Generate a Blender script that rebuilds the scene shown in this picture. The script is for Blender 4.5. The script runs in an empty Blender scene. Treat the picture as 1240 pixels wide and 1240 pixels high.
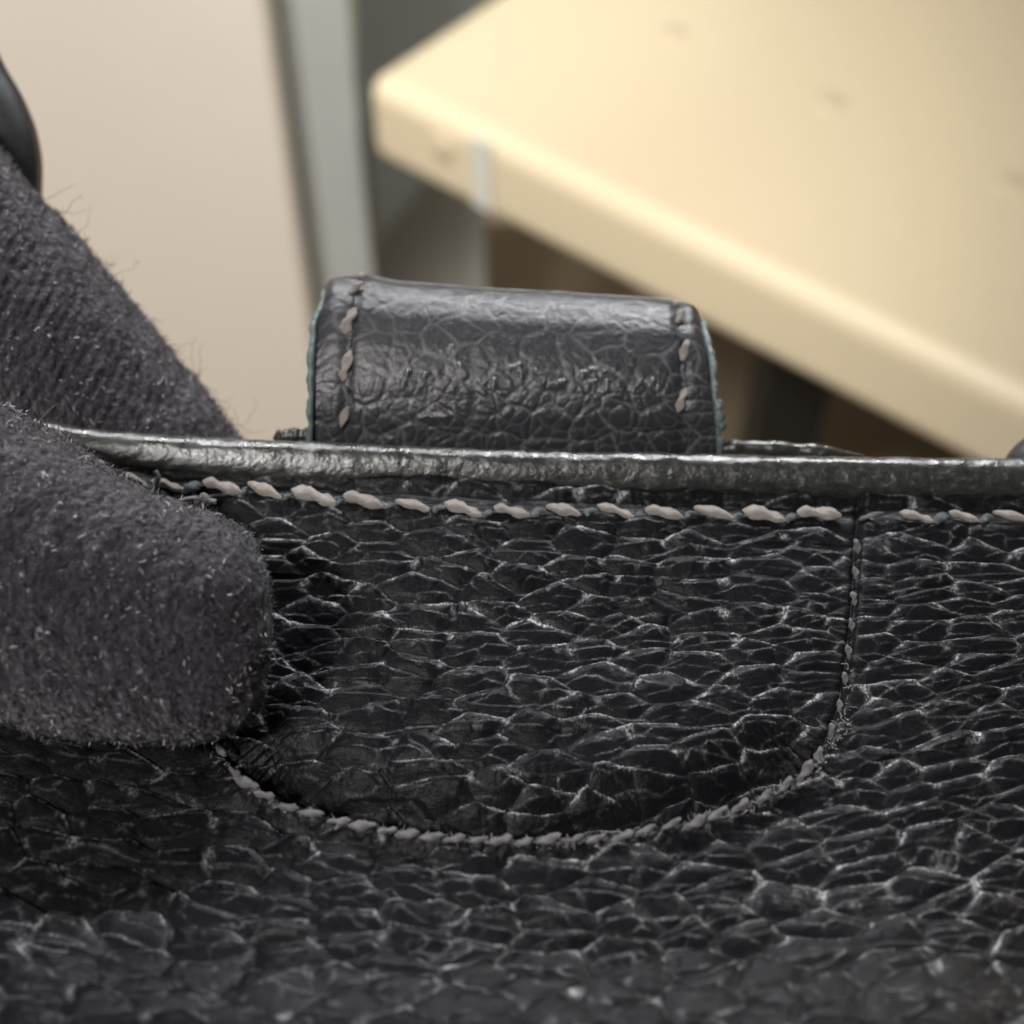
import bpy, math, random
import numpy as np
from mathutils import Vector, Matrix

random.seed(7)
RS = np.random.RandomState(11)
scene = bpy.context.scene
col = scene.collection

# ------------------------------------------------------------------ camera
# one Blender unit is one centimetre
PITCH = math.radians(50)
CAM = np.array([0.0, 0.0, 62.0])
RIGHT = np.array([1.0, 0.0, 0.0])
UP = np.array([0.0, math.sin(PITCH), math.cos(PITCH)])
FWD = np.array([0.0, math.cos(PITCH), -math.sin(PITCH)])
FPX = 1240 * 50 / 36.0
cam_d = bpy.data.cameras.new('camera')
cam = bpy.data.objects.new('camera', cam_d)
col.objects.link(cam)
cam_d.lens = 50
cam_d.sensor_width = 36
cam_d.clip_start = 0.1
cam_d.clip_end = 2000
cam.location = CAM
cam.rotation_euler = (math.pi / 2 - PITCH, 0, 0)
cam_d.dof.use_dof = True
cam_d.dof.focus_distance = 10.5
cam_d.dof.aperture_fstop = 0.27
scene.camera = cam

# ------------------------------------------------------------------ world and lamps
world = bpy.data.worlds.new('World')
scene.world = world
world.use_nodes = True
bg = world.node_tree.nodes['Background']
bg.inputs[0].default_value = (1.0, 0.95, 0.90, 1)
bg.inputs[1].default_value = 0.09


def lamp(name, kind, loc, aim, power, size=10.0, color=(1, 0.9, 0.76), **kw):
    d = bpy.data.lights.new(name, kind)
    o = bpy.data.objects.new(name, d)
    col.objects.link(o)
    o.location = loc
    o.rotation_euler = (Vector(aim) - Vector(loc)).to_track_quat('-Z', 'Y').to_euler()
    d.energy = power
    d.color = color
    if kind == 'AREA':
        d.shape = 'DISK'
        d.size = size
    else:
        d.shadow_soft_size = size
    for k, v in kw.items():
        setattr(d, k, v)
    return o


SPOT = math.radians
lamp('wall_spot', 'SPOT', (-42, -8, 150), (-22, 46, 34), 720000, 5.0, (1, 0.93, 0.86), spot_size=SPOT(40), spot_blend=0.6)
lamp('bag_spot', 'SPOT', (16, 66, 92), (1, 8, 54), 170000, 2.0, (0.97, 0.98, 1.0), spot_size=SPOT(36), spot_blend=0.5)
lamp('bag_spot', 'SPOT', (-16, 62, 98), (-1, 8, 54), 140000, 1.6, (0.97, 0.98, 1.0), spot_size=SPOT(36), spot_blend=0.5)
lamp('shelf_spot', 'SPOT', (-14, -4, 150), (-4, 40, 32), 40000, 3.0, (1, 0.85, 0.60), spot_size=SPOT(20), spot_blend=1.0)
lamp('low_fill', 'SPOT', (12, 4, 6), (3, 74, 0), 80000, 3.0, (1, 0.9, 0.78), spot_size=SPOT(30), spot_blend=1.0)  # unseen fill added to brighten the floor below the shelf
lamp('bag_spot', 'SPOT', (44, 48, 76), (3.2, 3.6, 54.6), 60000, 2.5, (1, 0.86, 0.72), spot_size=SPOT(7), spot_blend=1.0)  # unseen warm lamp added to tint the bag's lower right
lamp('back_fill', 'SPOT', (30, 10, 125), (-6.5, 60, 25), 170000, 3.0, (0.97, 1, 0.94), spot_size=SPOT(18), spot_blend=1.0)  # unseen fill added to lighten the post return
lamp('ceiling_light', 'AREA', (-34, -34, 126), (0, 8, 54), 78000, 16, (1, 0.96, 0.93))

vs = scene.view_settings
vs.view_transform = 'Standard'
vs.look = 'None'
vs.exposure = 0.0
vs.gamma = 1.0
scene.cycles.use_denoising = True
scene.cycles.max_bounces = 6


# ------------------------------------------------------------------ helpers
def at(px, py, z):
    """world point seen at photograph pixel (px, py), z centimetres ahead of the camera"""
    px = np.asarray(px, float); py = np.asarray(py, float); z = np.asarray(z, float)
    x = (px - 620) / FPX * z
    y = (620 - py) / FPX * z
    return CAM + x[..., None] * RIGHT + y[..., None] * UP + z[..., None] * FWD


def proj(P):
    d = P - CAM
    z = d @ FWD
    return 620 + FPX * (d @ RIGHT) / z, 620 - FPX * (d @ UP) / z


def hash2(i, j, s):
    i = i.astype(np.int64); j = j.astype(np.int64)
    h = (i * 374761393 + j * 668265263 + s * 974634541) & 0xFFFFFFFF
    h = ((h ^ (h >> 13)) * 1274126177) & 0xFFFFFFFF
    h = ((h ^ (h >> 16)) * 2246822519) & 0xFFFFFFFF
    h = h ^ (h >> 15)
    return (h & 0xFFFFFF) / float(0x1000000)


def vnoise(u, v, s=0):
    i = np.floor(u); j = np.floor(v)
    f = u - i; g = v - j
    f = f * f * f * (f * (f * 6 - 15) + 10); g = g * g * g * (g * (g * 6 - 15) + 10)
    a = hash2(i, j, s); b = hash2(i + 1, j, s); c = hash2(i, j + 1, s); d = hash2(i + 1, j + 1, s)
    return (a * (1 - f) + b * f) * (1 - g) + (c * (1 - f) + d * f) * g - 0.5


def fbm(u, v, s=0, n=3):
    r = 0; a = 1.0
    for k in range(n):
        r = r + a * vnoise(u * 2 ** k + 3.1 * k, v * 2 ** k - 1.7 * k, s + k)
        a *= 0.5
    return r


def worley(u, v, s=0, jit=0.9, cols=False):
    """cells on a jittered grid: distance to the border, F2-F1, offset from the cell's seed, cell id"""
    i0 = np.floor(u); j0 = np.floor(v)
    f1 = np.full(u.shape, 9.0); f2 = np.full(u.shape, 9.0)
    z = np.zeros(u.shape)
    du, dv, du2, dv2, cid = z, z, z, z, z
    for a in ((-2, -1, 0, 1, 2) if cols else (-1, 0, 1)):
        for b in ((-2, -1, 0, 1, 2) if cols else (-1, 0, 1)):
            i = i0 + a; j = j0 + b
            pu = i + 0.5 + jit * (hash2(i, j, s) - 0.5) + (0 if cols else 0.5 * (np.mod(j, 2) - 0.5))
            pv = j + 0.5 + jit * (hash2(i, j, s + 77) - 0.5) + (0.5 * (np.mod(i, 2) - 0.5) if cols else 0)
            eu = u - pu; ev = v - pv
            d = np.sqrt(eu * eu + ev * ev)
            m = d < f1
            m2 = (~m) & (d < f2)
            f2 = np.where(m, f1, np.where(m2, d, f2))
            du2 = np.where(m, du, np.where(m2, eu, du2)); dv2 = np.where(m, dv, np.where(m2, ev, dv2))
            du = np.where(m, eu, du); dv = np.where(m, ev, dv)
            cid = np.where(m, hash2(i, j, s + 5), cid)
            f1 = np.where(m, d, f1)
    bd = (f2 * f2 - f1 * f1) / (2 * np.hypot(du - du2, dv - dv2) + 1e-6)
    return bd, f2 - f1, du, dv, cid


def sstep(a, b, x):
    t = np.clip((x - a) / (b - a), 0, 1)
    return t * t * (3 - 2 * t)


def mesh_np(name, verts, faces, mat=None, parent=None, attrs=None, smooth=True):
    verts = np.ascontiguousarray(verts, np.float32).reshape(-1, 3)
    faces = np.ascontiguousarray(faces, np.int32)
    n = faces.shape[1]
    me = bpy.data.meshes.new(name)
    me.vertices.add(len(verts)); me.vertices.foreach_set('co', verts.ravel())
    me.loops.add(faces.size); me.loops.foreach_set('vertex_index', faces.ravel())
    me.polygons.add(len(faces))
    me.polygons.foreach_set('loop_start', np.arange(0, faces.size, n, dtype=np.int32))
    me.polygons.foreach_set('use_smooth', np.full(len(faces), smooth))
    for k, a in (attrs or {}).items():
        t = me.attributes.new(k, 'FLOAT', 'POINT')
        t.data.foreach_set('value', np.ascontiguousarray(a, np.float32).ravel())
    me.update(calc_edges=True)
    me.validate()
    if mat:
        me.materials.append(mat)
    o = bpy.data.objects.new(name, me)
    col.objects.link(o)
    if parent:
        put_under(o, parent)
    return o


def put_under(o, parent):
    o.parent = parent
    # meshes are built in world coordinates, so only an Empty's own place has to be taken back
    o.matrix_parent_inverse = Matrix.Translation(-Vector(parent.location)) if parent.type == 'EMPTY' else Matrix.Identity(4)


def empty(name, loc, label, cat):
    o = bpy.data.objects.new(name, None)
    col.objects.link(o)
    o.location = loc
    o['label'] = label; o['category'] = cat
    return o


def grid_faces(nu, nv, closed_v=False):
    i = np.arange(nu - 1)[:, None]
    j = np.arange(nv if closed_v else nv - 1)[None, :]
    j2 = (j + 1) % nv
    a = i * nv + j; b = (i + 1) * nv + j; c = (i + 1) * nv + j2; d = i * nv + j2
    return np.stack([a, b, c, d], -1).reshape(-1, 4)


def sub_mesh(name, V, F, keep, mat, parent, attrs=None):
    F = F[keep]
    used = np.unique(F)
    re = np.full(len(V), -1, np.int64); re[used] = np.arange(len(used))
    return mesh_np(name, V[used], re[F], mat, parent, {k: a.ravel()[used] for k, a in (attrs or {}).items()})


def smooth_curve(pts, n=200, k=9):
    p = np.array(pts, float)
    d = np.r_[0, np.cumsum(np.linalg.norm(np.diff(p, axis=0), axis=1))]
    s = np.linspace(0, d[-1], n)
    q = np.stack([np.interp(s, d, p[:, c]) for c in range(p.shape[1])], 1)
    if k > 1:
        w = np.hanning(k + 2)[1:-1]; w /= w.sum()
        h = k // 2
        lo = 2 * q[0] - q[1:h + 1][::-1]; hi = 2 * q[-1] - q[-h - 1:-1][::-1]
        e = np.concatenate([lo, q, hi])
        q = np.stack([np.convolve(e[:, c], w, 'valid') for c in range(q.shape[1])], 1)
    return q


def strands(name, roots, dirs, length, rad, mat, parent, shade=None, curl=0.35, npt=4):
    n = len(roots)
    length = np.broadcast_to(length, (n,)); rad = np.broadcast_to(rad, (n,))
    d = dirs / np.linalg.norm(dirs, axis=1, keepdims=True)
    pts = [roots]
    for k in range(npt - 1):
        d = d + curl * RS.normal(size=(n, 3)); d /= np.linalg.norm(d, axis=1, keepdims=True)
        pts.append(pts[-1] + d * (length / (npt - 1))[:, None])
    pts = np.stack(pts, 1)
    tan = pts[:, -1] - pts[:, 0]; tan /= np.linalg.norm(tan, axis=1, keepdims=True) + 1e-9
    a = np.cross(tan, RS.normal(size=(n, 3))); a /= np.linalg.norm(a, axis=1, keepdims=True) + 1e-9
    b = np.cross(tan, a)
    taper = np.linspace(1, 0.45, npt)
    ring = []
    for j in range(3):
        t = 2 * math.pi * j / 3
        ring.append(pts + (math.cos(t) * a + math.sin(t) * b)[:, None] * (rad[:, None] * taper)[..., None])
    V = np.stack(ring, 2)                                   # n, npt, 3, xyz
    base_i = (np.arange(n) * npt * 3)[:, None, None]
    k = np.arange(npt - 1)[None, :, None]; j = np.arange(3)[None, None, :]
    j2 = (j + 1) % 3
    F = np.stack([base_i + k * 3 + j, base_i + k * 3 + j2, base_i + (k + 1) * 3 + j2, base_i + (k + 1) * 3 + j], -1).reshape(-1, 4)
    sh = np.repeat(RS.rand(n) if shade is None else shade, npt * 3)
    o = mesh_np(name, V, F, mat, parent, {'shade': sh})
    o['kind'] = 'stuff'
    return o



# ------------------------------------------------------------------ materials
class NT:
    def __init__(self, name):
        self.m = bpy.data.materials.new(name); self.m.use_nodes = True
        self.t = self.m.node_tree; self.b = self.t.nodes['Principled BSDF']

    def n(self, typ, **kw):
        o = self.t.nodes.new(typ)
        for k, v in kw.items():
            if k in o.inputs.keys():
                o.inputs[k].default_value = v
            else:
                setattr(o, k, v)
        return o

    def l(self, a, b):
        self.t.links.new(a, b)

    def coords(self, scale=(1, 1, 1), rot=(0, 0, 0)):
        tc = self.n('ShaderNodeTexCoord'); mp = self.n('ShaderNodeMapping')
        mp.inputs['Scale'].default_value = scale; mp.inputs['Rotation'].default_value = rot
        self.l(tc.outputs['Object'], mp.inputs['Vector'])
        return mp.outputs['Vector']

    def noise(self, scale, detail=4, rough=0.6, vec=None, **kw):
        o = self.n('ShaderNodeTexNoise', **kw)
        o.inputs['Scale'].default_value = scale; o.inputs['Detail'].default_value = detail
        o.inputs['Roughness'].default_value = rough
        self.l(vec if vec is not None else self.coords(), o.inputs['Vector'])
        return o.outputs['Fac']

    def ramp(self, fac, stops):
        r = self.n('ShaderNodeValToRGB')
        e = r.color_ramp.elements
        while len(e) < len(stops):
            e.new(0.5)
        for x, (p, c) in zip(e, stops):
            x.position = p; x.color = (*c, 1) if len(c) == 3 else c
        self.l(fac, r.inputs['Fac'])
        return r.outputs['Color']

    def math(self, op, a, b):
        o = self.n('ShaderNodeMath'); o.operation = op
        for i, v in enumerate((a, b)):
            if isinstance(v, (int, float)):
                o.inputs[i].default_value = v
            else:
                self.l(v, o.inputs[i])
        return o.outputs[0]

    def mix(self, fac, a, b):
        o = self.n('ShaderNodeMix'); o.data_type = 'RGBA'
        for sock, v in ((o.inputs[0], fac), (o.inputs[6], a), (o.inputs[7], b)):
            if isinstance(v, tuple):
                sock.default_value = (*v, 1)
            elif isinstance(v, (int, float)):
                sock.default_value = v
            else:
                self.l(v, sock)
        return o.outputs[2]

    def attr(self, name):
        o = self.n('ShaderNodeAttribute'); o.attribute_name = name
        return o.outputs['Fac']

    def bump(self, h, strength, dist, prev=None):
        o = self.n('ShaderNodeBump')
        o.inputs['Strength'].default_value = strength; o.inputs['Distance'].default_value = dist
        self.l(h, o.inputs['Height'])
        if prev is not None:
            self.l(prev, o.inputs['Normal'])
        self.l(o.outputs['Normal'], self.b.inputs['Normal'])
        return o.outputs['Normal']

    def set(self, **kw):
        for k, v in kw.items():
            s = self.b.inputs[k.replace('_', ' ')]
            if isinstance(v, tuple):
                s.default_value = (*v, 1) if len(v) == 3 else v
            elif isinstance(v, (int, float)):
                s.default_value = v
            else:
                self.l(v, s)


def mat_leather(name, base, crease_glint_col, r0=0.30, r1=0.55, spec=0.5):
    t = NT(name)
    cr = t.attr('crease')  # on pebbled leather this mask carries painted crest glints and wear
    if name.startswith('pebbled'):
        sp_ = t.ramp(t.noise(34, 3, 0.75, t.coords((1.6, 0.9, 0.9))), [(0.42, (0.10,) * 3), (0.60, (1.5,) * 3)])  # breaks the painted glints into speckle
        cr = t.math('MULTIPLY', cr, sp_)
    c = t.mix(cr, base, crease_glint_col)
    c2 = t.mix(t.math('MULTIPLY', t.noise(3.0, 3), 0.5), c, tuple(x * 1.8 for x in base))
    rough = t.ramp(t.noise(26, 3), [(0.3, (r0,) * 3), (0.7, (r1,) * 3)])
    sp = t.math('ADD', t.math('MULTIPLY', cr, 0.6), spec)
    t.set(Base_Color=c2, Roughness=rough, Specular_IOR_Level=sp if name.startswith('pebbled') else spec)
    n1 = t.bump(t.noise(60, 3, 0.65), 0.40, 0.010)
    t.bump(t.noise(22, 2, 0.5), 0.25, 0.02, n1)
    return t.m


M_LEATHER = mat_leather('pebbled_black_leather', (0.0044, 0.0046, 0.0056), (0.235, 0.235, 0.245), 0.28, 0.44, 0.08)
M_TAB = mat_leather('smooth_grained_leather', (0.018, 0.018, 0.021), (0.23, 0.235, 0.24), 0.28, 0.42, 0.48)
M_STRAP = mat_leather('plain_black_leather', (0.014, 0.014, 0.016), (0.02, 0.02, 0.02), 0.4, 0.55)


def mat_rim():
    t = NT('edge_paint')
    v = t.coords((1.0, 2.2, 2.2), (0, 0, 0.5))
    n = t.noise(9, 5, 0.7, v)
    c = t.ramp(n, [(0.40, (0.012, 0.0125, 0.0115)), (0.60, (0.026, 0.027, 0.024)), (0.72, (0.15, 0.17, 0.14))])
    t.set(Base_Color=c, Roughness=t.ramp(t.noise(10, 3), [(0.3, (0.22,) * 3), (0.7, (0.40,) * 3)]), Specular_IOR_Level=0.8)
    n1 = t.bump(t.noise(16, 3, 0.55), 0.3, 0.03)
    t.bump(n, 0.2, 0.03, n1)
    return t.m


M_RIM = mat_rim()


def mat_simple(name, a, b, scale=20, rough=0.5, bump=0.0, dist=0.01, **kw):
    t = NT(name)
    f = t.noise(scale, 3)
    t.set(Base_Color=t.mix(f, a, b), Roughness=rough, **kw)
    if bump:
        t.bump(t.noise(scale * 2, 3), bump, dist)
    return t.m


def mat_thread(name, a, b):
    t = NT(name)
    oi = t.n('ShaderNodeObjectInfo')
    f = t.math('ADD', t.math('MULTIPLY', t.noise(12, 3), 0.7), t.math('MULTIPLY', oi.outputs['Random'], 0.4))
    tc = t.n('ShaderNodeTexCoord')
    fib = t.noise(11, 4, 0.7, t.coords((0.35, 3.0, 3.0), (0, 0, 0.4)))
    dk = tuple(0.42 * x for x in a)
    t.set(Base_Color=t.mix(t.ramp(fib, [(0.30, (0,) * 3), (0.46, (1,) * 3)]), dk, t.mix(f, a, b)), Roughness=0.55, Sheen_Weight=0.2)
    t.bump(fib, 1.0, 0.12)
    return t.m


M_THREAD = mat_thread('cream_thread', (0.58, 0.50, 0.48), (0.80, 0.71, 0.61))
M_THREAD_GREY = mat_thread('grey_thread', (0.20, 0.195, 0.205), (0.42, 0.39, 0.39))
M_THREAD_BLUE = mat_thread('bluish_thread', (0.10, 0.14, 0.16), (0.20, 0.25, 0.27))
M_TEAL = mat_simple('teal_edge_paint', (0.03, 0.045, 0.045), (0.15, 0.20, 0.19), 16, 0.4, 0.6, 0.02)


def mat_glove():
    t = NT('plush_glove_fabric')
    f = t.noise(16, 4, 0.7)
    c = t.ramp(f, [(0.3, (0.009, 0.0078, 0.0102)), (0.55, (0.024, 0.020, 0.029)), (0.75, (0.072, 0.061, 0.083))])
    t.set(Base_Color=c, Roughness=0.75, Sheen_Weight=0.25, Sheen_Roughness=0.5, Specular_IOR_Level=0.25)
    vo = t.n('ShaderNodeTexVoronoi'); vo.inputs['Scale'].default_value = 17
    t.l(t.coords((1, 0.8, 0.8), (0, 0.5, 0)), vo.inputs['Vector'])
    n0 = t.bump(vo.outputs['Distance'], 0.7, -0.05)
    n1 = t.bump(t.noise(40, 3, 0.6), 0.8, 0.04, n0)
    w = t.n('ShaderNodeTexWave'); w.inputs['Scale'].default_value = 3.6; w.inputs['Distortion'].default_value = 1.2
    w.inputs['Detail'].default_value = 2; w.inputs['Detail Scale'].default_value = 3
    w.bands_direction = 'X'
    t.l(t.coords((1, 1, 1), (0, math.radians(-42), 0)), w.inputs['Vector'])
    t.bump(t.math('MULTIPLY', w.outputs['Fac'], t.attr('rib')), 0.4, 0.05, n1)
    return t.m


M_GLOVE = mat_glove()


def mat_fibre():
    t = NT('glove_fibre')
    f = t.attr('shade')
    c = t.ramp(f, [(0.0, (0.014, 0.012, 0.015)), (0.62, (0.042, 0.036, 0.045)), (0.84, (0.26, 0.24, 0.26)), (1.0, (0.7, 0.66, 0.70))])  # palest stops paint glints into a share of the fibres
    t.set(Base_Color=c, Roughness=0.35, Specular_IOR_Level=0.6)
    return t.m


M_FIBRE = mat_fibre()
M_LINT = mat_simple('brown_lint', (0.10, 0.075, 0.055), (0.2, 0.16, 0.12), 8, 0.6)
M_SHELF = mat_simple('cream_laminate', (0.68, 0.595, 0.42), (0.72, 0.63, 0.45), 1.2, 0.42)
M_STUD = mat_simple('cream_plastic_stud', (0.60, 0.52, 0.375), (0.63, 0.55, 0.40), 2, 0.35)
M_CLIP = mat_simple('pale_clip_plastic', (0.62, 0.63, 0.57), (0.68, 0.69, 0.63), 3, 0.2)
M_WALL = mat_simple('cream_wall_paint', (0.74, 0.68, 0.60), (0.77, 0.71, 0.63), 0.4, 0.6, 0.1, 0.05)
M_BACK = mat_simple('taupe_panel', (0.58, 0.50, 0.39), (0.62, 0.54, 0.42), 0.3, 0.6)
M_POST = mat_simple('grey_metal', (0.42, 0.45, 0.44), (0.48, 0.51, 0.50), 0.5, 0.45, Metallic=0.15)
M_POSTD = mat_simple('dark_grey_seal', (0.25, 0.255, 0.235), (0.29, 0.295, 0.27), 0.5, 0.5)
M_DARK = mat_simple('flat_black', (0.012, 0.012, 0.012), (0.02, 0.02, 0.018), 1, 0.5)
M_FLOOR = mat_simple('brown_floor', (0.27, 0.225, 0.165), (0.33, 0.275, 0.205), 0.3, 0.5)


# ------------------------------------------------------------------ setting
def box(name, lo, hi, mat, parent=None, bevel=0.0, seg=4, shift=None):
    x0, y0, z0 = lo; x1, y1, z1 = hi
    v = [(x0, y0, z0), (x1, y0, z0), (x1, y1, z0), (x0, y1, z0), (x0, y0, z1), (x1, y0, z1), (x1, y1, z1), (x0, y1, z1)]
    f = [(0, 3, 2, 1), (4, 5, 6, 7), (0, 1, 5, 4), (1, 2, 6, 5), (2, 3, 7, 6), (3, 0, 4, 7)]
    me = bpy.data.meshes.new(name)
    me.from_pydata(v, [], f)
    me.materials.append(mat)
    o = bpy.data.objects.new(name, me)
    col.objects.link(o)
    if bevel:
        b = o.modifiers.new('bevel', 'BEVEL'); b.width = bevel; b.segments = seg
        for p in me.polygons:
            p.use_smooth = True
        o.modifiers.new('wn', 'WEIGHTED_NORMAL')
    if parent:
        put_under(o, parent)
    return o


floor = box('floor', (-160, -160, -2), (220, 200, 0), M_FLOOR); floor['kind'] = 'structure'
wall = box('wall', (-120, 46.5, 0.0), (-8.7, 49.5, 62), M_WALL, bevel=0.5); wall['kind'] = 'structure'
back = box('back_wall', (-8.0, 78, 0.0), (180, 80, 70), M_BACK); back['kind'] = 'structure'

post = empty('metal_post', (-7.2, 47, 0), 'grey metal upright between the cream wall and the shelf corner', 'post')
box('post_face', (-8.0, 47.2, 0.0), (-5.9, 50, 62), M_POST, post, 0.25)
box('post_return', (-7.6, 60, 0.0), (-1.4, 62, 62), M_POST, post, 0.3)
box('seal_strip', (-8.68, 47.6, 0.0), (-8.02, 49.4, 61.9), M_POSTD, post, 0.1)

# shelf: corner under the photograph's (440, 95), top 30 cm below the camera
shelf = empty('shelf', (-5.5, 46, 0), 'thick cream shelf board with a rounded front edge, running off behind the leather tab', 'shelf')
SH_TOP = 32.0
def on_plane(px, py, zz):
    d = at(px, py, 1.0) - CAM
    return CAM + d * ((zz - CAM[2]) / d[2])
p0 = on_plane(438, 92, SH_TOP); p1 = on_plane(1240, 482, SH_TOP); p2 = on_plane(620, 0, SH_TOP)
e1 = (p1 - p0) / np.linalg.norm(p1 - p0)
e2 = np.array([-e1[1], e1[0], 0.0])
if e2 @ (p2 - p0) < 0:
    e2 = -e2
TH = 3.7
board = box('board', (0, 0, -TH), (120, 75, 0), M_SHELF, None, 0.85, 8)
ang = math.atan2(e1[1], e1[0])
board.matrix_world = Matrix.Translation(Vector(p0)) @ Matrix.Rotation(ang, 4, 'Z')
bpy.context.view_layer.update()
mw = board.matrix_world.copy()
board.parent = shelf
board.matrix_parent_inverse = Matrix.Translation(-Vector(shelf.location))


def disc(name, c, nrm, r, h, mat, parent):
    """low round stud with a softly domed top"""
    nrm = np.array(nrm, float); nrm /= np.linalg.norm(nrm)
    a = np.cross(nrm, [0.3, 0.9, 0.2]); a /= np.linalg.norm(a); b = np.cross(nrm, a)
    prof = [(1.0, -0.05), (1.0, 0.5), (0.93, 0.85), (0.75, 1.0), (0.35, 1.05), (0.01, 1.06)]
    th = np.linspace(0, 2 * math.pi, 24, endpoint=False)
    V = np.array([[np.array(c) + r * q * (math.cos(t) * a + math.sin(t) * b) + nrm * h * w for t in th] for q, w in prof])
    return mesh_np(name, V, grid_faces(len(prof), 24, True), mat, parent)


for px, py in ((815, 40), (1005, 123), (1226, 221)):
    disc('stud', on_plane(px, py, SH_TOP), (0, 0, 1), 0.55, 0.10, M_STUD, shelf)
fn = -e2
def on_front(px, py):
    d = at(px, py, 1.0) - CAM
    k = ((p0 - CAM) @ fn) / (d @ fn)
    return CAM + d * k
disc('stud', on_front(536, 178), fn, 0.5, 0.14, M_STUD, shelf)
c0 = on_front(585, 205)
clip = box('clip', (-0.45, -0.13, -1.7), (0.45, 0.02, 1.35), M_CLIP, None, 0.06, 3)
clip.matrix_world = Matrix.Translation(Vector(c0)) @ Matrix.Rotation(ang, 4, 'Z')
clip.parent = shelf
clip.matrix_parent_inverse = Matrix.Translation(-Vector(shelf.location))

sup = empty('dark_upright', (16, 60, 0), 'black upright form below the cream shelf', 'dark_shape')  # plain black upright form with a foot, below the board
q = at(965, 490, 62.0)
box('upright', (q[0] - 1.6, q[1], 0.0), (q[0] + 1.4, q[1] + 3, SH_TOP - TH - 0.1), M_DARK, sup, 0.2)
box('foot', (q[0] - 2.4, q[1] - 0.8, 0.004), (q[0] + 2.2, q[1] + 3.8, 0.6), M_DARK, sup, 0.1)

# ------------------------------------------------------------------ the bag
bag_at = at(620, 800, 11.6)
bag = empty('leather_bag', bag_at, 'black pebbled leather bag with a U-shaped stitched pocket, painted rim and stubby tab', 'bag')

prof_px = [(560, 11.72), (585, 11.62), (615, 11.48), (700, 11.05), (800, 10.56), (900, 10.08), (1000, 9.62),
           (1090, 9.18), (1170, 8.72), (1240, 8.12), (1330, 7.0)]
prof = smooth_curve([((620 - p) / FPX * z, z) for p, z in prof_px], 900, 91)   # (y, z) in the camera's upright plane
seg = np.r_[0, np.cumsum(np.linalg.norm(np.diff(prof, axis=0), axis=1))]
LEN = seg[-1]


def lift(x):
    """the rim climbs to the left and dips slightly to the right (cm)"""
    return np.interp(x, [-5.5, -3.5, -2.3, -1.2, 0, 1.2, 2.5, 4.2, 5.5], [0.46, 0.33, 0.19, 0.105, 0.015, 0.0, -0.02, -0.035, -0.05])


def base(x, t):
    x = np.asarray(x, float); t = np.asarray(t, float)
    y = np.interp(t, seg, prof[:, 0]); z = np.interp(t, seg, prof[:, 1])
    y = y + lift(x) * (1 - sstep(0.3, 2.3, t))
    return CAM + x[..., None] * RIGHT + y[..., None] * UP + z[..., None] * FWD


def base_n(t):
    e = 0.05
    dy = np.interp(t + e, seg, prof[:, 0]) - np.interp(t - e, seg, prof[:, 0])
    dz = np.interp(t + e, seg, prof[:, 1]) - np.interp(t - e, seg, prof[:, 1])
    n = dz[..., None] * UP * 1.0 - dy[..., None] * FWD
    n = -n / np.linalg.norm(n, axis=-1, keepdims=True)
    s = np.sign(np.sum(n * (-FWD), -1, keepdims=True)); s[s == 0] = 1
    return n * s


def find(px, py):
    """surface coordinates (x, t) seen at a photograph pixel"""
    px = np.asarray(px, float); py = np.asarray(py, float)
    x = (px - 620) / FPX * 10.5; t = np.interp(py, [p for p, z in prof_px], np.linspace(0, LEN, len(prof_px)))
    for _ in range(40):
        qx, qy = proj(base(x, t))
        t = np.clip(t + (py - qy) * 0.006, 0, LEN)
        x = x + (px - qx) / 165.0
    return x, t


u_px = [(1043, 600), (1037, 660), (1034, 720), (1028, 780), (1022, 830), (1010, 880), (985, 925), (935, 964), (870, 993),
        (800, 1012), (720, 1024), (620, 1028), (540, 1023), (460, 1011), (390, 994), (330, 970), (288, 943), (264, 905),
        (250, 850), (241, 760), (237, 680), (236, 590)]
up = smooth_curve(u_px, 130, 7)
ux, ut = find(up[:, 0], up[:, 1])

NX, NT_ = 1000, 640
gx = np.linspace(-4.75, 4.75, NX)
gt = np.linspace(0.12, LEN - 0.02, NT_)
X, T = np.meshgrid(gx, gt, indexing='ij')
PX, PY = proj(base(X, T))

# distance to the pocket seam, and which side of it
D = np.full(X.shape, 9.0)
HZ = np.zeros(X.shape)
inside = np.zeros(X.shape, bool)
for k in range(len(ux) - 1):
    ax, ay, bx, by = ux[k], ut[k], ux[k + 1], ut[k + 1]
    ex, ey = bx - ax, by - ay
    w = np.clip(((X - ax) * ex + (T - ay) * ey) / (ex * ex + ey * ey), 0, 1)
    dk = np.hypot(X - ax - w * ex, T - ay - w * ey)
    HZ = np.where(dk < D, abs(ex) / math.hypot(ex, ey), HZ)
    D = np.minimum(D, dk)
for k in range(len(ux)):
    ax, ay = ux[k], ut[k]
    bx, by = ux[(k + 1) % len(ux)], ut[(k + 1) % len(ux)]
    if ay == by:
        continue
    c = ((ay > T) != (by > T)) & (X < (bx - ax) * (T - ay) / (by - ay) + ax)
    inside ^= c
inside |= (T < 0.3) & (PX > 237) & (PX < 1043)
SD = np.where(inside, D, -D)


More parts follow.
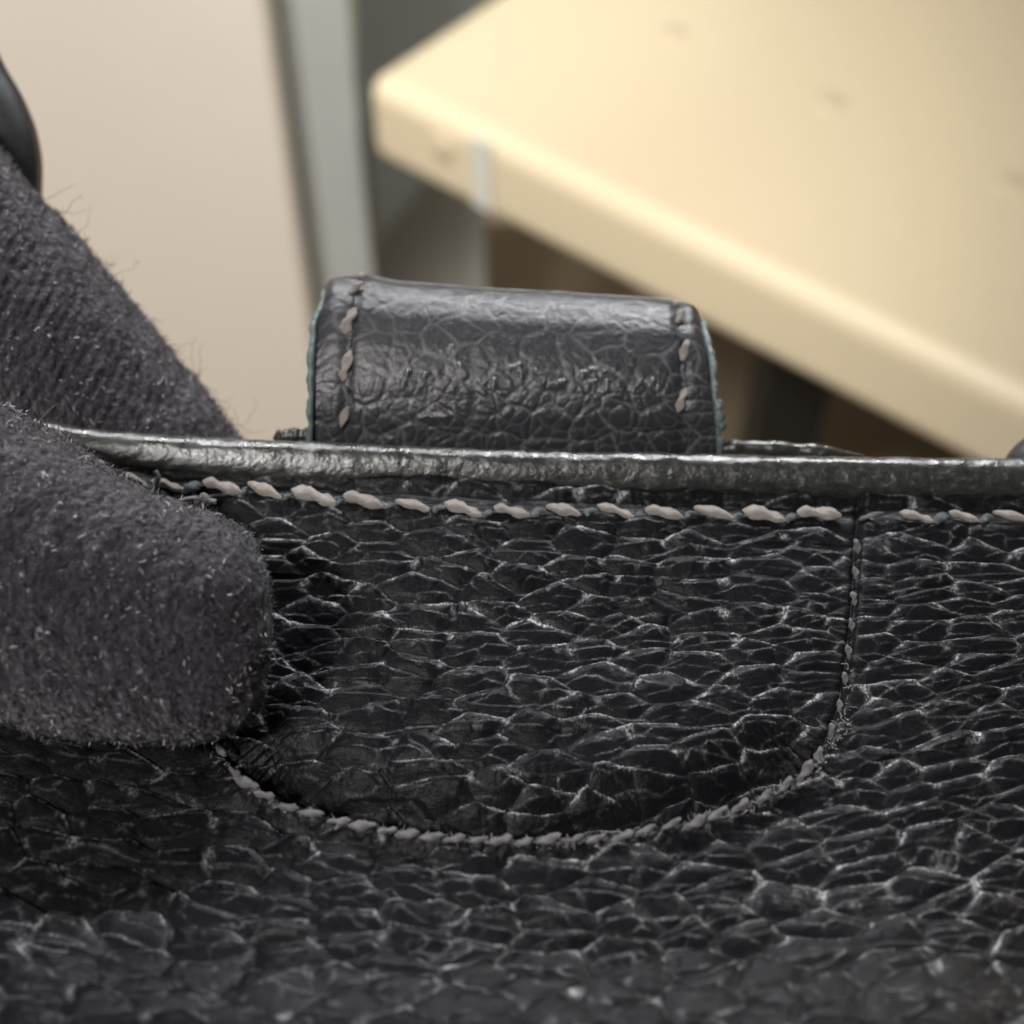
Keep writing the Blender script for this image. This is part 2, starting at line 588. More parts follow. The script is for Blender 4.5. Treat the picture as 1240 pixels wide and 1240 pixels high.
def grain(u, v, seed, su, sv):
    """pebbled grain: domed cells with a proud far lip, creases and fine wrinkles; returns height 0..1 and a mask of crest wear and painted glints"""
    wu = u + 0.11 * fbm(u * 2.0, v * 2.6, seed + 40, 3); wv = v + 0.06 * fbm(u * 2.1 + 9, v * 3.1, seed + 50, 3)
    bd, e, du, dv, cid = worley(wu / su, wv / sv, seed, 0.76, True)
    edge = np.sqrt(sstep(0.0, 0.30, bd) + 1e-4)
    face = 0.60 + 0.16 * (cid - 0.5) - 0.85 * dv - 0.70 * du * du - 0.35 * dv * dv
    h = face * (0.55 + 0.45 * edge)
    gb, ge, gdu, gdv, c2 = worley(wu / su * 1.7 + 0.35 * fbm(u * 7, v * 7, seed + 60), wv / sv * 1.9, seed + 9, 0.95, True)
    fine = np.sqrt(sstep(0, 0.15, gb) + 1e-4)
    h = h + fine * (0.04 - 0.10 * gdv + 0.04 * (c2 - 0.5))
    # long shallow wrinkles that run along the rows
    ln = fbm(u * 1.1 + 20, v * 4.6, seed + 90, 2)
    wr = np.exp(-(ln / 0.030) ** 2)
    h = h + 0.10 * sstep(-0.05, 0.02, ln) + 0.06 * wr
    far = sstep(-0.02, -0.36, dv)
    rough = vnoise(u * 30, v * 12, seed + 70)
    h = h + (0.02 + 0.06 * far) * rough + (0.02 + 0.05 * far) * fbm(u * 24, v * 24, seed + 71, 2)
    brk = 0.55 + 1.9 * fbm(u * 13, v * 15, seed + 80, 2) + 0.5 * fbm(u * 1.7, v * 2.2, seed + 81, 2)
    wear_glint = np.exp(-((bd - 0.035) / 0.05) ** 2) * (0.04 + 0.96 * far) * np.clip(brk, 0.04, 1.5)  # pale colour stands in for light glinting off far crests, partly wear
    wear_glint = wear_glint + 0.30 * np.exp(-((gb - 0.04) / 0.05) ** 2) * (0.12 + 0.88 * sstep(-0.05, -0.35, gdv)) * np.clip(brk, 0, 1.2)
    wear_glint = wear_glint + 0.12 * wr * np.clip(brk, 0, 1.2)
    return h, np.clip(wear_glint, 0, 1)


# rows of grain follow the bag's sag: they smile across the width
V = T + 0.030 * (X + 0.15) ** 2 * sstep(0.8, 2.6, T)
V = V - 0.020 * np.maximum(T - 0.8, 0) ** 2          # the pebbles grow towards the belly of the bag
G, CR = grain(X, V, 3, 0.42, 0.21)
amp = 0.090 * (0.75 + 0.5 * fbm(X * 0.7, T * 0.7, 90, 2))
amp = amp * (0.55 + 0.45 * sstep(0.25, 0.9, T))
amp = amp * (0.35 + 0.65 * sstep(0.02, 0.30, D))
H = G * amp
low = sstep(1.4, 2.5, T) * sstep(0.35, 0.92, HZ)                                   # how much the seam steps, strongest along the bottom of the U
step = 0.025 + 0.25 * low
pillow = np.where(inside, -step * (1 - sstep(0.0, 0.62, D)) * 1.0, 0.0)
lip = np.where(inside, 0.0, (0.02 + 0.055 * low) * np.exp(-((D - 0.05) / 0.09) ** 2))
crease = -0.03 * np.exp(-(D / 0.035) ** 2)
rough_lip = np.where(inside, 0, 0.03 * low * np.exp(-(D / 0.14) ** 2) * fbm(X * 18, T * 18, 33, 2))
H = H + pillow + lip + crease + rough_lip
t_st = find(np.linspace(-40, 1290, 60), np.interp(np.linspace(-40, 1290, 60), [-40, 100, 280, 440, 620, 800, 1000, 1290], [558, 572, 593, 607, 620, 622, 625, 629]))
TS = np.interp(X, t_st[0], t_st[1])                        # the stitch line under the rim
H = H - 0.055 * np.exp(-((T - TS + 0.10) / 0.07) ** 2) + 0.02 * np.exp(-((T - TS - 0.12) / 0.1) ** 2)
H = H + 0.10 * fbm(X * 0.45 + 4, T * 0.55, 21, 2)
H = H - 0.5 * sstep(1120, 1420, PX) * sstep(1080, 1300, PY)
CR = CR * np.where(inside, 1 - (0.75 * low) * (1 - sstep(0.10, 0.55, D)), 1.0)  # painted glints dimmed in the pocket's shaded lower band
N = base_n(T)
# wear and painted-in glints sit on crests, not on the steep flanks of the pebbles
hx_ = np.gradient(H, gx, axis=0); ht_ = np.gradient(H, gt, axis=1)
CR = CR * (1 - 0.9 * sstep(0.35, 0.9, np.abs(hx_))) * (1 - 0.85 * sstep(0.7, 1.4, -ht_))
Pb = base(X, T) + H[..., None] * N
Fg = grid_faces(NX, NT_)[:, ::-1]
fin = inside[:-1, :-1].ravel()
Vf = Pb.reshape(-1, 3)
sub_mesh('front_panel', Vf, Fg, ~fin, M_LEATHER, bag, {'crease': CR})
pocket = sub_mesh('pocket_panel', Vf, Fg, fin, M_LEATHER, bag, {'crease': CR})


def surf_at(px, py, off=0.0):
    x, t = find(px, py)
    i = np.clip(((x - gx[0]) / (gx[1] - gx[0])).astype(int), 0, NX - 1)
    j = np.clip(((t - gt[0]) / (gt[1] - gt[0])).astype(int), 0, NT_ - 1)
    return Pb[i, j] + N[i, j] * off


def tube(name, pts, rad, mat, parent, ring=10, sq=1.0, flat=None):
    """closed tube along pts; rad a scalar or a list; flat squeezes it along one axis"""
    pts = np.array(pts, float); n = len(pts)
    rad = np.broadcast_to(np.asarray(rad, float), (n,))
    tan = np.gradient(pts, axis=0); tan /= np.linalg.norm(tan, axis=1, keepdims=True)
    ref = FWD
    a = np.cross(tan, ref); a /= np.linalg.norm(a, axis=1, keepdims=True)
    b = np.cross(tan, a)
    th = np.linspace(0, 2 * math.pi, ring, endpoint=False)
    V = pts[:, None] + rad[:, None, None] * (np.cos(th)[None, :, None] * a[:, None] + (flat or 1.0) * np.sin(th)[None, :, None] * b[:, None])
    return mesh_np(name, V, grid_faces(n, ring, True), mat, parent)


# painted rim: a thick, slightly flattened bead with wear
rim_px = [(-120, 500), (20, 528), (110, 546), (260, 557), (400, 563), (620, 572), (820, 575), (1040, 580), (1360, 583)]
rc = smooth_curve(rim_px, 520, 41)
RN = 44
th = np.linspace(0, 2 * math.pi, RN, endpoint=False)
cx = np.sign(np.cos(th)) * np.abs(np.cos(th)) ** 0.75; sx = np.sign(np.sin(th)) * np.abs(np.sin(th)) ** 0.75
cen = at(rc[:, 0], rc[:, 1], np.full(520, 11.72))
ru = 0.180 + 0.010 * fbm(rc[:, 0] * 0.012, rc[:, 0] * 0, 5); rd = 0.19
S_, TH_ = np.meshgrid(rc[:, 0] * 0.0067, th, indexing='ij')
wob = 1 + 0.035 * fbm(S_ * 9, TH_ * 3, 8) + 0.05 * fbm(S_ * 2.2, TH_ * 1.2, 9, 2)
Vr = cen[:, None] + (ru[:, None] * sx * wob)[..., None] * UP + (rd * cx * wob)[..., None] * FWD
mesh_np('rim', Vr, grid_faces(520, RN, True), M_RIM, bag)

# edges of the inner layer showing above the rim on both sides of the tab
for pts in ([(862, 545), (900, 541), (960, 544), (1015, 549), (1046, 552)], [(330, 531), (352, 527), (392, 527)]):
    q = smooth_curve(pts, 60, 5)
    r = 0.06 * np.minimum(1, np.linspace(0, 1, 60) * 8) * np.minimum(1, np.linspace(1, 0, 60) * 3 + 0.15) * (1 + 0.5 * fbm(np.linspace(0, 9, 60), np.zeros(60), 3))
    tube('lining_edge', at(q[:, 0], q[:, 1], np.full(60, 11.95)), r, M_RIM, bag, 10)

# back of the bag, behind the fingers
bt = np.linspace(0, 1, 24)
bx = np.linspace(-5.2, 5.2, 30)
BX, BT = np.meshgrid(bx, bt, indexing='ij')
topb = at(np.full(1, 620.0), np.full(1, 640.0), np.full(1, 13.6))[0]
Vb = topb + BX[..., None] * RIGHT + (-BT * 4.0)[..., None] * np.array([0, 0.15, 1.0]) + (0.12 * fbm(BX, BT * 4, 2))[..., None] * FWD
bo = mesh_np('back_panel', Vb, grid_faces(30, 24), M_STRAP, bag, {'crease': np.zeros(BX.shape)})
so = bo.modifiers.new('thickness', 'SOLIDIFY'); so.thickness = 0.2

# nearest visible depth of the leather, for seating the stitches on it
ZB = np.full((330, 330), 99.0)
_x, _y = proj(Vf); _z = (Vf - CAM) @ FWD
_i = np.clip((_x / 4).astype(int), 0, 329); _j = np.clip((_y / 4).astype(int), 0, 329)
np.minimum.at(ZB, (_i, _j), _z)


def near_z(px, py):
    i = int(np.clip(px / 4, 1, 328)); j = int(np.clip(py / 4, 1, 328))
    return float(ZB[i - 1:i + 2, j - 1:j + 2].min())


# ------------------------------------------------------------------ tab (a folded loop sewn to the rim)
tab_prof = [(600, 12.0), (560, 11.93), (535, 11.84), (500, 11.74), (460, 11.70), (415, 11.75), (380, 11.84), (356, 11.97),
            (342, 12.12), (341, 12.24), (352, 12.36), (390, 12.44), (480, 12.48), (600, 12.5)]
tp = smooth_curve([((620 - p) / FPX * z, z) for p, z in tab_prof], 420, 25)
tpy = 620 - tp[:, 0] / tp[:, 1] * FPX
NW, NS = 430, 420
W, S = np.meshgrid(np.linspace(0, 1, NW), np.arange(NS), indexing='ij')
Yp = tpy[S]; Zp = tp[S, 1]
topness = sstep(545, 350, Yp)
xl = np.interp(Yp, [335, 450, 545, 600], [384, 379, 378, 378]); xr = np.interp(Yp, [335, 380, 450, 545, 600], [855, 859, 863, 869, 871])
corner = 20 * (np.clip(1 - W / 0.05, 0, 1) ** 2 + 1.1 * np.clip(1 - (1 - W) / 0.055, 0, 1) ** 2)
dyp = topness * (-6 + 33 * W - 7 * np.sin(W * math.pi) * (W > .5) * (W - .5) + corner - 5 * np.exp(-((W - 0.11) / 0.06) ** 2))
xo = 13 * sstep(385, 338, Yp) * (1 - np.clip(W / .03, 0, 1)) ** 2 - 7 * sstep(400, 340, Yp) * (1 - np.clip((1 - W) / .03, 0, 1)) ** 2
TPX = xl + (xr - xl) * W + xo; TPY = Yp + dyp
Pt = at(TPX, TPY, Zp + 0.08 * (2 * W - 1) ** 4)
def normals(P):
    a = np.gradient(P, axis=0); b = np.gradient(P, axis=1)
    n = np.cross(a, b); n /= np.linalg.norm(n, axis=-1, keepdims=True) + 1e-12
    return n
Nt = normals(Pt)
if np.sum(Nt[NW // 2, 150] * -FWD) < 0:
    Nt = -Nt
arc = np.r_[0, np.cumsum(np.linalg.norm(np.diff(tp, axis=0), axis=1))][S]
Xt = (TPX - 620) / 147.0
front = (S < 300)
# wider, flatter grain whose valleys hold grey wax
wu = Xt + 0.12 * fbm(Xt * 2, arc * 2, 140); wv = arc + 0.12 * fbm(Xt * 2 + 5, arc * 2, 150)
tb, e, du, dv, cid = worley(wu / 0.29, wv / 0.25, 17, 1.0)
tgb, ge, _, _, c2 = worley(wu / 0.14, wv / 0.15, 27, 0.95)
lowt = sstep(395, 520, TPY)                                # grain is stronger towards the fold at the rim
ht = 0.006 * (0.3 + lowt) * sstep(0, 0.3, e) + 0.004 * (0.2 + lowt) * sstep(0, 0.3, ge) + 0.004 * fbm(Xt * 14, arc * 14, 160)
cr = (1 - sstep(0.010, 0.080, tb + 0.06 * fbm(Xt * 5, arc * 5, 4))) * (0.25 + 0.75 * vnoise(Xt * 1.6, arc * 1.6, 12) + 0.4) + 0.45 * lowt * (1 - sstep(0.01, 0.10, tgb))
# worn lettering stamped across the tab
strokes = [((487, 469), (495, 450)), ((511, 462), (517, 450)), ((546, 421), (563, 455)), ((545, 456), (551, 500)), ((551, 501), (508, 505)),
           ((580, 472), (590, 460)), ((580, 462), (586, 476)), ((600, 445), (597, 470)), ((616, 470), (617, 446)), ((617, 446), (630, 442)), ((630, 442), (634, 468)),
           ((672, 440), (657, 465)), ((657, 465), (682, 462)), ((674, 452), (673, 476)),
           ((704, 478), (704, 449)), ((704, 449), (724, 448)), ((724, 448), (732, 458)), ((732, 458), (708, 464)), ((732, 452), (735, 470)), ((735, 470), (722, 480)),
           ((752, 461), (750, 475)), ((767, 474), (777, 460)), ((777, 460), (780, 472)), ((780, 472), (790, 461)), ((799, 478), (803, 476))]
dl = np.full(TPX.shape, 99.0)
for (ax, ay), (bx_, by_) in strokes:
    ex, ey = bx_ - ax, by_ - ay
    w_ = np.clip(((TPX - ax) * ex + (TPY - ay) * ey) / (ex * ex + ey * ey), 0, 1)
    dl = np.minimum(dl, np.hypot(TPX - ax - w_ * ex, TPY - ay - w_ * ey))
dl = np.where(front, dl, 99)
letter = np.exp(-(dl / 2.8) ** 2) * sstep(-0.25, 0.15, vnoise(TPX * 0.11 + 3, TPY * 0.11, 16)) * (0.65 + 0.9 * vnoise(TPX * 0.13, TPY * 0.13, 6))
ht = ht + 0.034 * letter
stx = np.minimum(np.abs(TPX - np.interp(TPY, [335, 390, 445, 520], [436, 424, 420, 419])), np.abs(TPX - np.interp(TPY, [365, 425, 520], [822, 829, 826])))
ht = ht - 0.022 * np.exp(-(stx / 9.0) ** 2)                # groove the side stitches lie in
Pt = Pt + ht[..., None] * Nt
tab = mesh_np('tab', Pt, grid_faces(NW, NS), M_TAB, bag, {'crease': np.clip(0.34 * cr + 1.3 * letter * (0.3 + 1.2 * np.clip(vnoise(TPX * 0.35, TPY * 0.35, 61) + .3, 0, 1)), 0, 1)})  # bright highlights of the letters are painted in through this mask
# painted side edges of the tab: the leather's thickness, frayed towards the right
for side, wcol in ((0, 0), (1, NW - 1)):
    ks = np.where((TPY[wcol] < 556) & (np.arange(NS) < int(np.argmin(tpy)) + 40))[0][::2]
    dirx = -RIGHT if side == 0 else RIGHT
    n = len(ks)
    fr = fbm(np.linspace(0, 26, n), np.zeros(n), 44 + side, 3)
    lowr = sstep(440, 500, TPY[wcol, ks]) if side else np.zeros(n)
    edge = Pt[wcol, ks] + dirx * (0.012 + 0.012 * fr + 0.03 * lowr * np.clip(fr, 0, 1))[:, None] - FWD * 0.03
    tube('painted_edge', edge, np.clip(0.030 + 0.012 * fr + 0.018 * lowr * fr, 0.012, 0.07), M_TEAL, tab, 8)
# thin pale seam line along the fold's top
k_top = int(np.argmin(tpy)) + 8
q = Pt[6:-22:4, k_top] + UP * 0.012
tube('fold_seam', q, 0.017 * (1 + 0.5 * fbm(np.linspace(0, 20, len(q)), np.zeros(len(q)), 2)), M_THREAD_GREY, tab, 6)


# ------------------------------------------------------------------ stitches
def stitch_mesh(name, length, r, mat, seed, bend=0.12):
    """one visible stitch: a plump two-ply bit of thread, tapering into its holes, along local X"""
    n, ring = 22, 12
    s = np.linspace(0, 1, n)
    V = []
    for i, a in enumerate(s):
        env = min(1.0, 5.0 * a + 0.12, 4.0 * (1 - a) + 0.12) ** 0.7 * (1.08 - 0.25 * abs(a - 0.42))
        for j in range(ring):
            ph = 2 * math.pi * j / ring
            lobes = 1 + 0.24 * math.cos(2 * (ph - a * 5.0 - seed)) + 0.12 * math.sin(5 * a + 3 * seed)
            rr = r * env * lobes * (1 + 0.22 * (random.random() - 0.5) * 0.7)
            V.append(((a - 0.5) * length, rr * math.cos(ph) + bend * length * (0.5 - abs(a - 0.5)) * 0.6, rr * 0.8 * math.sin(ph) + 0.25 * r * env))
    me = mesh_np(name, np.array(V), grid_faces(n, ring, True), mat).data
    o = [x for x in bpy.data.objects if x.data == me][0]
    bpy.data.objects.remove(o)
    return me


thread_meshes = [stitch_mesh('stitch', 1.0, 0.21, M_THREAD, k) for k in range(6)]
grey_meshes = [stitch_mesh('stitch', 1.0, 0.22, M_THREAD_GREY, k + .5, 0.2) for k in range(5)]
blue_meshes = [stitch_mesh('stitch', 1.0, 0.19, M_THREAD_BLUE, k, 0.3) for k in range(3)]


def place(name, me, a, b, normal, parent, fat=1.0):
    a = np.array(a); b = np.array(b)
    xd = b - a; L = np.linalg.norm(xd); xd /= L
    zd = normal - xd * (normal @ xd); zd /= np.linalg.norm(zd)
    yd = np.cross(zd, xd)
    o = bpy.data.objects.new(name, me)
    col.objects.link(o)
    m = Matrix(((xd[0] * L, yd[0] * L * fat, zd[0] * L * fat), (xd[1] * L, yd[1] * L * fat, zd[1] * L * fat), (xd[2] * L, yd[2] * L * fat, zd[2] * L * fat))).to_4x4()
    c = (a + b) / 2
    m.translation = Vector(c)
    o.parent = parent
    off = np.array(parent.location) + (np.array(parent.parent.location) if parent.parent else 0)
    if parent.type == 'MESH':
        off = np.array(bag.location) * 0
    o.matrix_basis = Matrix.Translation(-Vector(off)) @ m
    return o


# row under the rim: (centre x, centre y, half length, slant in pixels, fatness)
row = [(112, 573, 22, 6, .9), (158, 582, 20, 7, .9), (202, 590, 20, 6, .9), (270, 592, 24, 7, 1.1), (322, 597, 22, 8, 1.0), (380, 604, 27, 8, 1.15), (441, 609, 25, 7, 1.0),
       (501, 615, 22, 6, 1.0), (561, 619, 23, 6, 1.0), (620, 622, 22, 6, 1.0), (684, 621, 23, 6, 1.0), (745, 621, 22, 6, 1.0),
       (805, 624, 24, 4, 1.0), (864, 623, 24, 5, 1.05), (925, 626, 26, 5, 1.05), (992, 624, 27, 2, 1.0), (1055, 627, 15, -3, .7), (1110, 628, 21, 4, .95),
       (1168, 628, 19, 4, .95), (1224, 627, 22, 4, 1.0), (1284, 628, 22, 4, 1.0)]
nn = base_n(np.array([0.5]))[0]
nn = 0.55 * nn - 0.45 * FWD
nn = nn / np.linalg.norm(nn)
prev = None
for i, (x, y, h, s, fat) in enumerate(row):
    y = y - 2
    za = float(np.mean((surf_at(np.array([x]), np.array([y]))[0] - CAM) @ FWD)) - 0.06
    s = s * random.uniform(1.0, 1.5)
    a = at(x - h, y - s, za); b = at(x + h, y + s, za - 0.03)
    me = thread_meshes[i % 6] if i != 16 else grey_meshes[0]
    place('stitch', me, a, b, nn, bag, fat * (0.52 + 0.10 * random.random()))
    if prev is not None and i not in (1, 2, 16, 17):
        place('stitch', blue_meshes[i % 3], prev + nn * 0.01 - UP * 0.01, a + nn * 0.005 - UP * 0.035, nn, bag, 1.1)
    prev = b

# stitches round the pocket
useg = np.r_[0, np.cumsum(np.hypot(np.diff(up[:, 0]), np.diff(up[:, 1])))]
d = 62.0
k = 0
while d < useg[-1] - 60:
    cx_, cy_ = np.interp(d, useg, up[:, 0]), np.interp(d, useg, up[:, 1])
    tx = np.interp(d + 8, useg, up[:, 0]) - np.interp(d - 8, useg, up[:, 0]); ty = np.interp(d + 8, useg, up[:, 1]) - np.interp(d - 8, useg, up[:, 1])
    L = math.hypot(tx, ty); tx /= L; ty /= L
    vert = abs(ty) > 0.75
    hl = (9 if vert else 14) * random.uniform(0.8, 1.15)
    sl = 0.25 if vert else -0.30
    # outward normal of the seam in the picture plane
    ox, oy = -ty, tx
    if not vert and oy < 0:
        ox, oy = -ox, -oy
    off = 0 if vert else 2
    qa = surf_at(np.array([cx_ + ox * 6]), np.array([cy_ + oy * 6]), 0.0)
    if not vert:
        lx, ly = proj(qa)
        cx_, cy_ = float(lx[0]) + random.uniform(-2, 2), float(ly[0]) + random.uniform(-2, 2)
    ax_, ay_ = cx_ - tx * hl + ox * sl * hl, cy_ - ty * hl + oy * sl * hl
    bx_, by_ = cx_ + tx * hl - ox * sl * hl, cy_ + ty * hl - oy * sl * hl
    zc_ = min(near_z(ax_, ay_), near_z(bx_, by_), near_z(cx_, cy_)) - (0.01 if vert else 0.0)
    place('stitch', grey_meshes[k % 5], at(ax_, ay_, zc_), at(bx_, by_, zc_), nn, bag, 0.85 if vert else random.uniform(0.5, 0.75))
    d += random.uniform(30, 35) if vert else random.uniform(25, 32)
    k += 1

# side stitches of the tab
tn = -FWD
for (x, y, dx, dy, me, fat) in [
        (438, 334, 9, -1, thread_meshes[0], 1.2), (430, 349, 9, -8, thread_meshes[1], 1.1), (428, 364, 3, -6, blue_meshes[0], 1.0), (423, 389, 8, -17, thread_meshes[2], 1.0),
        (424, 415, 1, -7, blue_meshes[1], 0.9), (420, 443, 5, -18, thread_meshes[3], 1.05), (421, 477, -6, -13, blue_meshes[2], 0.8), (418, 503, 5, -14, thread_meshes[4], 0.9),
        (820, 368, 6, -2, thread_meshes[5], 1.2), (824, 384, 6, -10, thread_meshes[0], 1.0), (824, 404, -5, -8, blue_meshes[0], 1.0), (829, 425, 4, -14, thread_meshes[1], 1.1),
        (828, 452, -2, -11, blue_meshes[1], 0.9), (826, 484, 5, -15, thread_meshes[2], 0.9)]:
    i, j = np.unravel_index(np.argmin((TPX - x) ** 2 + (TPY - y) ** 2 + 1e6 * (S > k_top)), TPX.shape)
    za = (Pt[i, j] - CAM) @ FWD - 0.015
    place('stitch', me, at(x - dx, y - dy, za + 0.0), at(x + dx, y + dy, za + 0.0), tn, tab, fat * 0.70)

# frayed fibres along the seam's lip
# knot and loose ends where the pocket seam starts under the rim
for pts in ([(226, 622), (238, 612), (246, 598), (252, 604), (240, 618)], [(240, 600), (236, 614), (238, 632), (243, 640)], [(205, 612), (222, 606), (236, 603), (262, 608)],
            [(188, 570), (192, 578), (186, 590)]):
    q = smooth_curve(pts, 26, 5)
    zc = float((surf_at(np.array([238]), np.array([612]))[0] - CAM) @ FWD) - 0.12
    tube('loose_thread', at(q[:, 0], q[:, 1], np.full(26, zc)), 0.022, M_THREAD_BLUE if len(pts) == 3 else M_THREAD_GREY, bag, 6)

rows_ = np.where((SD < 0.0) & (SD > -0.10) & (T > 1.6) & (PX > 240) & (PX < 1030), 1, 0).ravel()
pick = RS.choice(np.where(rows_)[0], 420)
strands('seam_fray', Vf[pick], N.reshape(-1, 3)[pick] + RS.normal(size=(420, 3)) * 0.9, RS.uniform(0.02, 0.06, 420), RS.uniform(0.003, 0.009, 420), M_THREAD_GREY, bag, None, 0.4)

# ------------------------------------------------------------------ gloved hand
def sweep(pts, ring=40, power=2.0):
    """pts rows: px, py, z, half height (px), depth radius (cm); returns verts, faces of a capped tube"""
    p = smooth_curve(pts, 90, 9)
    c = at(p[:, 0], p[:, 1], p[:, 2])
    tan = np.gradient(c, axis=0); tan /= np.linalg.norm(tan, axis=1, keepdims=True)
    side = np.cross(tan, FWD); side /= np.linalg.norm(side, axis=1, keepdims=True)
    dep = np.cross(tan, side)
    th = np.linspace(0, 2 * math.pi, ring, endpoint=False)
    ca = np.sign(np.cos(th)) * np.abs(np.cos(th)) ** (2 / power); sa = np.sign(np.sin(th)) * np.abs(np.sin(th)) ** (2 / power)
    r1 = p[:, 3] * p[:, 2] / FPX; r2 = p[:, 4]
    V = c[:, None] + (r1[:, None] * ca)[..., None] * side[:, None] + (r2[:, None] * sa)[..., None] * dep[:, None]
    F = [tuple(f) for f in grid_faces(90, ring, True)]
    V = V.reshape(-1, 3)
    F.append(tuple(range(ring))); F.append(tuple(range(89 * ring, 90 * ring))[::-1])
    return V, F


fingers = [
    # thumb pressed on the leather
    [(-620, 470, 11.2, 190, 1.1), (-420, 560, 10.8, 185, 1.0), (-250, 625, 10.3, 185, 0.92), (-120, 662, 10.1, 205, 0.85), (0, 690, 9.98, 184, 0.82), (100, 734, 9.92, 158, 0.78), (200, 758, 9.88, 146, 0.72),
     (255, 770, 9.88, 140, 0.66), (288, 778, 9.90, 124, 0.56), (309, 781, 9.93, 104, 0.42), (320, 781, 9.96, 70, 0.24), (324, 781, 9.97, 20, 0.08)],
    # forefinger reaching down behind the rim
    [(-560, -250, 12.2, 130, 1.0), (-330, -10, 12.4, 128, 0.92), (-160, 182, 12.5, 124, 0.85), (-46, 313, 12.6, 121, 0.80), (90, 470, 12.7, 121, 0.78), (194, 593, 12.8, 118, 0.74), (280, 700, 12.9, 100, 0.62),
     (320, 750, 12.95, 60, 0.4), (330, 762, 12.95, 14, 0.1)],
    # the other fingers, beside it and out of the picture
    [(-640, -120, 12.9, 130, 0.95), (-420, 130, 13.0, 128, 0.85), (-240, 380, 13.0, 122, 0.8), (-90, 600, 13.0, 112, 0.7), (-40, 680, 13.0, 40, 0.3), (-34, 690, 13.0, 10, 0.1)],
    [(-720, 0, 13.2, 128, 0.9), (-540, 230, 13.2, 120, 0.8), (-380, 480, 13.2, 112, 0.75), (-280, 660, 13.1, 100, 0.65), (-245, 720, 13.1, 36, 0.3), (-240, 730, 13.1, 10, 0.1)],
    [(-800, 120, 13.4, 110, 0.8), (-670, 320, 13.4, 104, 0.7), (-550, 520, 13.3, 96, 0.65), (-480, 650, 13.2, 84, 0.55), (-455, 695, 13.2, 30, 0.25), (-450, 702, 13.2, 10, 0.1)],
    # palm and wrist
    [(-480, 250, 11.9, 30, 0.2), (-500, 240, 11.9, 260, 0.9), (-640, 130, 12.2, 400, 1.3), (-820, 60, 12.5, 430, 1.4), (-1000, 0, 12.7, 380, 1.4), (-1200, -80, 12.9, 300, 1.5), (-1500, -200, 13.2, 290, 1.5), (-1520, -208, 13.2, 40, 0.3)],
]
hv, hf = [], []
for i, f in enumerate(fingers):
    v, fc = sweep(f, 40, 2.7 if i == 0 else 2.2)
    o0 = len(hv)
    hv.extend(v.tolist()); hf.extend([tuple(k + o0 for k in q) for q in fc])
me = bpy.data.meshes.new('gloved_hand'); me.from_pydata(hv, [], hf); me.validate()
tmp = bpy.data.objects.new('gloved_hand_raw', me); col.objects.link(tmp)
rm = tmp.modifiers.new('remesh', 'REMESH'); rm.mode = 'VOXEL'; rm.voxel_size = 0.045
sm = tmp.modifiers.new('smooth', 'SMOOTH'); sm.factor = 0.5; sm.iterations = 8
ss = tmp.modifiers.new('subdivide', 'SUBSURF'); ss.levels = 1; ss.render_levels = 1
dg = bpy.context.evaluated_depsgraph_get()
hm = bpy.data.meshes.new_from_object(tmp.evaluated_get(dg))
bpy.data.objects.remove(tmp)
hm.name = 'gloved_hand'
nv = len(hm.vertices)
co = np.empty(nv * 3, np.float32); hm.vertices.foreach_get('co', co); co = co.reshape(-1, 3).astype(float)
no = np.empty(nv * 3, np.float32); hm.vertices.foreach_get('normal', no); no = no.reshape(-1, 3).astype(float)
hu = co @ UP; hz = co @ FWD
dd = 0.035 * fbm(co[:, 0] * 1.3, hu * 1.3 + hz, 61, 3) + 0.030 * fbm(co[:, 0] * 9 + hz * 3, hu * 8 - hz * 5, 62, 2)
co2 = co + no * dd[:, None]
hm.vertices.foreach_set('co', co2.astype(np.float32).ravel())
hm.polygons.foreach_set('use_smooth', np.full(len(hm.polygons), True))
hm.materials.clear(); hm.materials.append(M_GLOVE)
hm.update()
ra = hm.attributes.new('rib', 'FLOAT', 'POINT')
ra.data.foreach_set('value', sstep(11.2, 11.9, (co2 - CAM) @ FWD).astype(np.float32))
hand = bpy.data.objects.new('gloved_hand', hm); col.objects.link(hand)
hand['label'] = 'hand in a fuzzy dark grey glove, thumb on the leather and forefinger behind the rim'
hand['category'] = 'gloved hand'

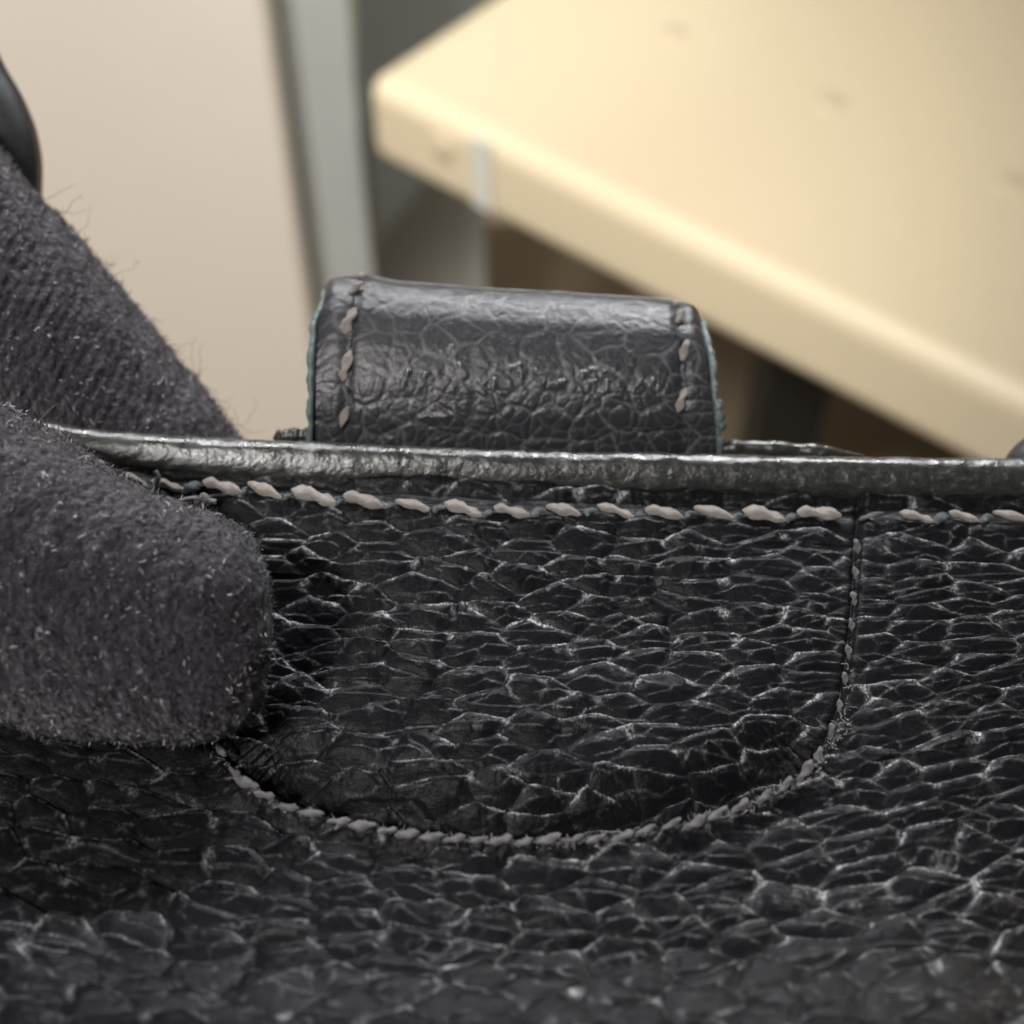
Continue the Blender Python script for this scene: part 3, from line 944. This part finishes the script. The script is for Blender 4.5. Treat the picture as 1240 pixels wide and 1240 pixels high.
# fibres of the glove's pile, on the part of the hand near the bag
tri_p = np.array([p.center for p in hm.polygons]); tri_n = np.array([p.normal for p in hm.polygons]); tri_a = np.array([p.area for p in hm.polygons])
hx, hy = proj(tri_p)
ok = (hx > -140) & (hy > -60) & (hy < 960) & (np.sum(tri_n * (tri_p - CAM), 1) < 0.25 * np.linalg.norm(tri_p - CAM, axis=1))
idx = np.where(ok)[0]
pr = tri_a[idx] / tri_a[idx].sum()
pick = RS.choice(idx, 34000, p=pr)
spread = np.sqrt(tri_a[pick])[:, None] * 0.5
roots = tri_p[pick] + RS.normal(size=(len(pick), 3)) * spread * 0.6 - tri_n[pick] * 0.004
dirs = tri_n[pick] * 0.12 + RS.normal(size=(len(pick), 3)) * 0.75
shade = RS.rand(len(pick)) ** 1.6
strands('glove_fibres', roots, dirs, RS.uniform(0.025, 0.065, len(pick)), RS.uniform(0.003, 0.0065, len(pick)), M_FIBRE, hand, shade, 0.55)

# long stray hairs along the outline of the forefinger
view = (tri_p - CAM) / np.linalg.norm(tri_p - CAM, axis=1, keepdims=True)
graz = np.abs(np.sum(tri_n * view, 1)) < 0.25
edge = np.where(graz & (hx > 35) & (hx < 300) & (hy > 230) & (hy < 530) & (tri_n @ RIGHT > 0.3))[0]
if len(edge):
    pick = RS.choice(edge, 150)
    ln = np.where(RS.rand(150) < 0.18, RS.uniform(0.25, 0.5, 150), RS.uniform(0.05, 0.16, 150))
    strands('stray_hairs', tri_p[pick], tri_n[pick] + RS.normal(size=(150, 3)) * 0.6, ln, 0.0035, M_LINT, hand, None, 0.42, 9)

# ------------------------------------------------------------------ straps at the picture's edges
def strap(name, outline, z0, thick, label, cat):
    e = empty(name, at(outline[0][0], outline[0][1], z0), label, cat)
    q = smooth_curve(outline, 90, 9)
    n = len(q)
    inner = q + np.array([-260.0, 60.0]) if outline[0][0] < 600 else q + np.array([150.0, 40.0])
    s = np.linspace(0, 1, 40)
    P = np.stack([at(q[:, 0] + (inner[:, 0] - q[:, 0]) * k, q[:, 1] + (inner[:, 1] - q[:, 1]) * k, np.full(n, z0) - thick * (1 - (1 - min(1, k * 5)) ** 2) ** 0.5) for k in s], 1)
    o = mesh_np('strap_face', P, grid_faces(n, 40), M_STRAP, e, {'crease': np.zeros((n, 40))})
    m = o.modifiers.new('thickness', 'SOLIDIFY'); m.thickness = 0.12; m.offset = 0
    tube('painted_edge', at(q[:, 0], q[:, 1], np.full(n, z0)), 0.055, M_TEAL, e, 10)
    return e


strap('leather_strap', [(-60, -40), (-20, 40), (0, 84), (22, 120), (38, 158), (45, 195), (44, 240), (40, 300), (20, 380)], 13.8, 0.25,
      'smooth black leather strap curving out above the gloved forefinger', 'strap')
strap('leather_loop', [(1222, 566), (1228, 553), (1236, 544), (1252, 532), (1300, 500)], 12.1, 0.15,
      'small black leather loop poking up over the rim under the cream shelf', 'loop')
